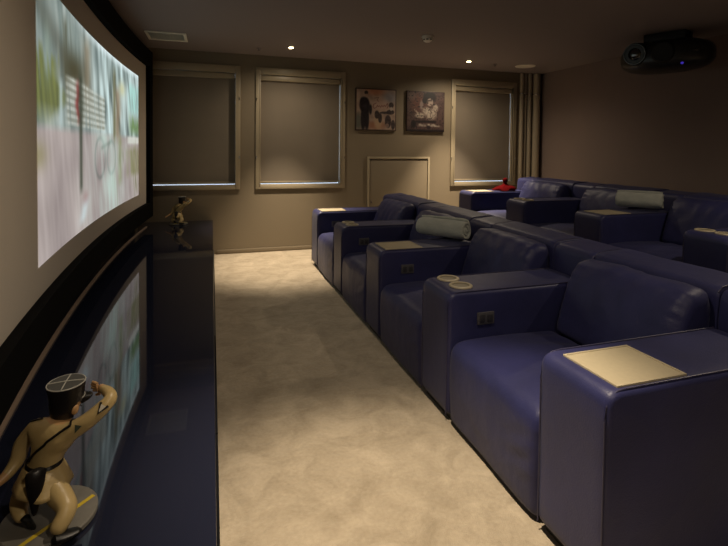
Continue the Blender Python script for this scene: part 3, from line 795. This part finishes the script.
    for s in (-1, 1):
        dab('ear', 'skin', 14, Matrix.Translation(H0+Sd*s*.0355-F*.002-Up*.008) @ R @ Matrix.Diagonal((.0095, .0060, .013, 1)))
        dab('eye', 'black_gloss', 10, Matrix.Translation(H0+F*.031+Sd*s*.012+Up*.006) @ Matrix.Diagonal((.0038, .0038, .0038, 1)))
    bm = bmesh.new(); tube(bm, [H0+F*.0315+Sd*-.010-Up*.017, H0+F*.0345-Up*.018, H0+F*.0315+Sd*.010-Up*.017], .0013, 6); link('mouth', bm, 'black_gloss', body)
    # cap: tall band, flat grey crown with crossed braid, visor
    Cn = H0+Up*.010-F*.004
    tl = Matrix.Translation(Cn) @ R @ Matrix.Rotation(math.radians(-9), 4, 'Y')
    bm = bmesh.new(); lathe(bm, [(.0372, -.003), (.0395, -.001), (.0405, .010), (.0418, .026), (.0445, .039), (.0445, .043)], seg=48, mtx=tl)
    hat = link('cap_band', bm, 'hat', t); hat.name = 'cap'
    bm = bmesh.new(); lathe(bm, [(.0445, .043), (.041, .0465), (0, .0475)], seg=48, mtx=tl); link('crown', bm, 'hat_top', hat)
    bm = bmesh.new(); tube(bm, [tl @ Vector((.0437*math.cos(a*PI/24), .0437*math.sin(a*PI/24), .0446)) for a in range(48)], .0016, 6, True)
    for a in (PI*.25, -PI*.25):
        dd = Vector((math.cos(a), math.sin(a), 0)); tube(bm, [tl @ (dd*-.042+Vector((0, 0, .0467))), tl @ Vector((0, 0, .0484)), tl @ (dd*.042+Vector((0, 0, .0467)))], .0015, 6)
    tube(bm, [tl @ Vector((.0405*math.cos(a), .0405*math.sin(a), .004)) for a in [(-1.15+2.3*i/16) for i in range(17)]], .0012, 6)
    link('silver_braid', bm, 'silver', hat)
    bm = bmesh.new(); tt = bmesh.new(); rws = []
    for j in range(5):
        row = []
        for i in range(17):
            a = -1.15+2.3*i/16; e_ = .026*j/4*math.cos(a*1.25) if abs(a) < 1.25 else 0
            row.append(tt.verts.new(tl @ Vector(((.038+e_)*math.cos(a)+.0*e_, (.038+e_*.6)*math.sin(a), -.001-.010*(j/4)))))
        rws.append(row)
    for a, b2 in zip(rws, rws[1:]):
        for i in range(16): tt.faces.new((a[i], a[i+1], b2[i+1], b2[i]))
    merge(bm, tt); vz = link('visor', bm, 'black_gloss', hat); md = vz.modifiers.new('th', 'SOLIDIFY'); md.thickness = .002
    bm = bmesh.new()     # short dark hair at the nape
    lathe(bm, [(.0240, -.034), (.0310, -.028), (.0355, -.014), (.0378, .0), (.0385, .014)], seg=40, mtx=Matrix.Translation(H0-F*.006) @ R)
    for vv in [v_ for v_ in bm.verts if (v_.co-H0).dot(F) > .004]: bm.verts.remove(vv)
    link('hair', bm, 'hat', body)
    # tunic skirt
    bm = bmesh.new(); tt = bmesh.new(); rws = []
    ax0, ax1 = Vector((-.019, -.010, .146)), Vector((-.020, -.018, .092))
    for j in range(8):
        s = j/7; c = ax0.lerp(ax1, s); row = []
        for i in range(40):
            a = 2*PI*i/40; k = .038+.028*s**.8+.0025*s*math.sin(a*7)
            p = c+Vector((.70, -.71, 0))*k*1.14*math.cos(a)+Vector((.70, .71, 0))*k*.94*math.sin(a)
            if s > .5: p.z += .004*math.sin(a*3)
            row.append(tt.verts.new(p))
        rws.append(row)
    for a, b2 in zip(rws, rws[1:]):
        for i in range(40): tt.faces.new((a[i], a[(i+1) % 40], b2[(i+1) % 40], b2[i]))
    merge(bm, tt); sk = link('tunic_skirt', bm, 'khaki', t, angle=80); md = sk.modifiers.new('th', 'SOLIDIFY'); md.thickness = .003
    # collar
    bm = bmesh.new(); tube(bm, [Vector((.011, .009, .2335))+Vector((.70, -.71, 0))*.022*math.cos(a)+Vector((.66, .66, .12))*.021*math.sin(a) for a in [2*PI*i/24 for i in range(24)]], .0042, 8, True); link('collar', bm, 'khaki', t)
    # belt, holster, shoulder strap
    bm = bmesh.new()
    for dz in (-.003, 0, .003):
        tube(bm, [Vector((-.019, -.010, .146+dz))+Vector((.70, -.71, 0))*.0445*math.cos(a)+Vector((.70, .71, 0))*.0375*math.sin(a) for a in [2*PI*i/40 for i in range(40)]], .0025, 6, True)
    bt = link('belt', bm, 'black_gloss', t)
    hb = Vector((-.022, -.060, .148)); bm = bmesh.new(); tt = bmesh.new(); rws = []
    for j, (w, dpt, dz) in enumerate(((.011, .004, .012), (.025, .009, .008), (.027, .013, -.002), (.025, .014, -.018), (.020, .013, -.040), (.014, .010, -.060), (.009, .007, -.080), (.004, .004, -.086))):
        c = hb+Vector((.004*(j/7), -.026*(j/7), dz)); row = []
        for i in range(20):
            a = 2*PI*i/20; row.append(tt.verts.new(c+Vector((.93, .36, 0))*w*.80*math.cos(a)+Vector((.36, -.93, .2))*dpt*.7*math.sin(a)))
        rws.append(row)
    for a, b2 in zip(rws, rws[1:]):
        for i in range(20): tt.faces.new((a[i], a[(i+1) % 20], b2[(i+1) % 20], b2[i]))
    tt.faces.new(rws[0]); tt.faces.new(rws[-1]); merge(bm, tt); link('holster', bm, 'black_gloss', t)
    # strap: ray the torso from outside for a snug path
    from mathutils.bvhtree import BVHTree
    bv = BVHTree.FromPolygons([v_.co for v_ in body.data.vertices], [p.vertices for p in body.data.polygons])
    def snug(p0, p1, n=26, off=.0018, out=None):
        pts = []
        for i in range(n+1):
            p = Vector(p0).lerp(Vector(p1), i/n); loc, nn_, _, _ = bv.find_nearest(p)
            if (p-loc).dot(nn_) < 0 and False: pass
            pts.append(loc+nn_*off)
        return pts
    bm = bmesh.new()
    tube(bm, snug((.050, -.040, .242), (-.062, -.024, .158)), .0034, 8)
    tube(bm, snug((.050, -.040, .242), (.048, .006, .236), 8), .0026, 8); tube(bm, snug((-.030, .02, .236), (-.062, .030, .238), 8), .0024, 8)
    link('shoulder_strap', bm, 'black_gloss', t)
    # sleeve badges
    def badge(name, p, dirs, m, wdt):
        p = Vector(p); loc, nn_, _, _ = bv.find_nearest(p); a, c = [Vector(x) for x in dirs]
        a = (a-nn_*a.dot(nn_)).normalized(); c = nn_.cross(a)
        bm = bmesh.new()
        if name == 'chevron':
            tube(bm, [bv.find_nearest(loc+a*.014+c*.013)[0]+nn_*.001, loc-a*.010+nn_*.001, bv.find_nearest(loc+a*.014-c*.013)[0]+nn_*.001], wdt, 6)
        else:
            vs = [bm.verts.new(bv.find_nearest(loc+q_)[0]+nn_*.0024) for q_ in (a*.011+c*.010, a*.011-c*.010, -a*.010)]
            bm.faces.new(vs)
        return link(name, bm, m, t, smooth=False)
    badge('chevron_patch', (.116, -.045, .275), ((.5, .1, .8), (0, 0, 1)), 'chevron', 0)
    badge('chevron', (.116, -.045, .275), ((.5, .1, .8), (0, 0, 1)), 'black_gloss', .0034)
    badge('shoulder_badge', (.062, -.062, .238), ((.3, .1, .9), (0, 0, 1)), 'green_badge', 0)
    # shoes
    for (px, py, ang, tilt, pz) in ((.048, -.124, math.radians(24), 0, TZ), (-.044, -.066, math.radians(35), math.radians(60), TZ+.012)):
        bm = bmesh.new(); tt = bmesh.new(); rws = []
        for j in range(9):
            s = j/8; x = -.020+.062*s; w = .012+.005*math.sin(PI*min(1, s*1.15)); h = .020-.010*s
            if j in (0, 8): w *= .35; h *= .5
            rws.append([tt.verts.new((x, w*math.cos(a), max(0, h*.5+h*.5*math.sin(a)*1.0))) for a in [2*PI*i/16 for i in range(16)]])
        for a, b2 in zip(rws, rws[1:]):
            for i in range(16): tt.faces.new((a[i], a[(i+1) % 16], b2[(i+1) % 16], b2[i]))
        tt.faces.new(rws[0]); tt.faces.new(rws[-1]); merge(bm, tt, Matrix.Translation((px, py, pz)) @ Matrix.Rotation(ang, 4, 'Z') @ Matrix.Rotation(tilt, 4, 'Y'))
        link('shoe', bm, 'shoe', t)
    return t
f1 = make_figurine(); f1.location = (-.385, 1.38, .4512)
tag(f1, 'large near khaki-uniformed officer figurine saluting, front left corner', 'figurine', 'officer figurines on the console')
f2 = copy_tree(f1); f2.location = (-.375, 6.16, .4512); f2.rotation_euler.z = math.radians(-12)
tag(f2, 'small-looking officer figurine standing at the far end of the glossy console', 'figurine', 'officer figurines on the console')

# ---------------------------------------------------------------- daylight outside
w = bpy.data.worlds.new('World'); S.world = w; w.use_nodes = True
bg = w.node_tree.nodes['Background']; bg.inputs[0].default_value = (.66, .80, 1, 1); bg.inputs[1].default_value = 2.6

# ---------------------------------------------------------------- camera
yaw, pitch, roll = .3098755, .029871, .010972
F = Vector((math.sin(yaw)*math.cos(pitch), math.cos(yaw)*math.cos(pitch), -math.sin(pitch)))
Rt = Vector((math.cos(yaw), -math.sin(yaw), 0)); Dn = F.cross(Rt)
Rr = Rt*math.cos(roll)-Dn*math.sin(roll); Dr = Rt*math.sin(roll)+Dn*math.cos(roll)
cam = bpy.data.cameras.new('camera'); co = bpy.data.objects.new('camera', cam); COL.objects.link(co)
mm = Matrix((Rr, -Dr, -F)).transposed().to_4x4(); mm.translation = Vector((0, 0, 1.4)); co.matrix_world = mm
cam.sensor_width = 36; cam.sensor_fit = 'HORIZONTAL'; cam.lens = 474.957/728*36
cam.shift_x = 0; cam.shift_y = -(273-161.97)/728
cam.clip_start = .02
S.camera = co
S.view_settings.view_transform = 'Standard'; S.view_settings.look = 'None'; S.view_settings.gamma = 1; S.view_settings.use_curve_mapping = False
S.view_settings.exposure = 0
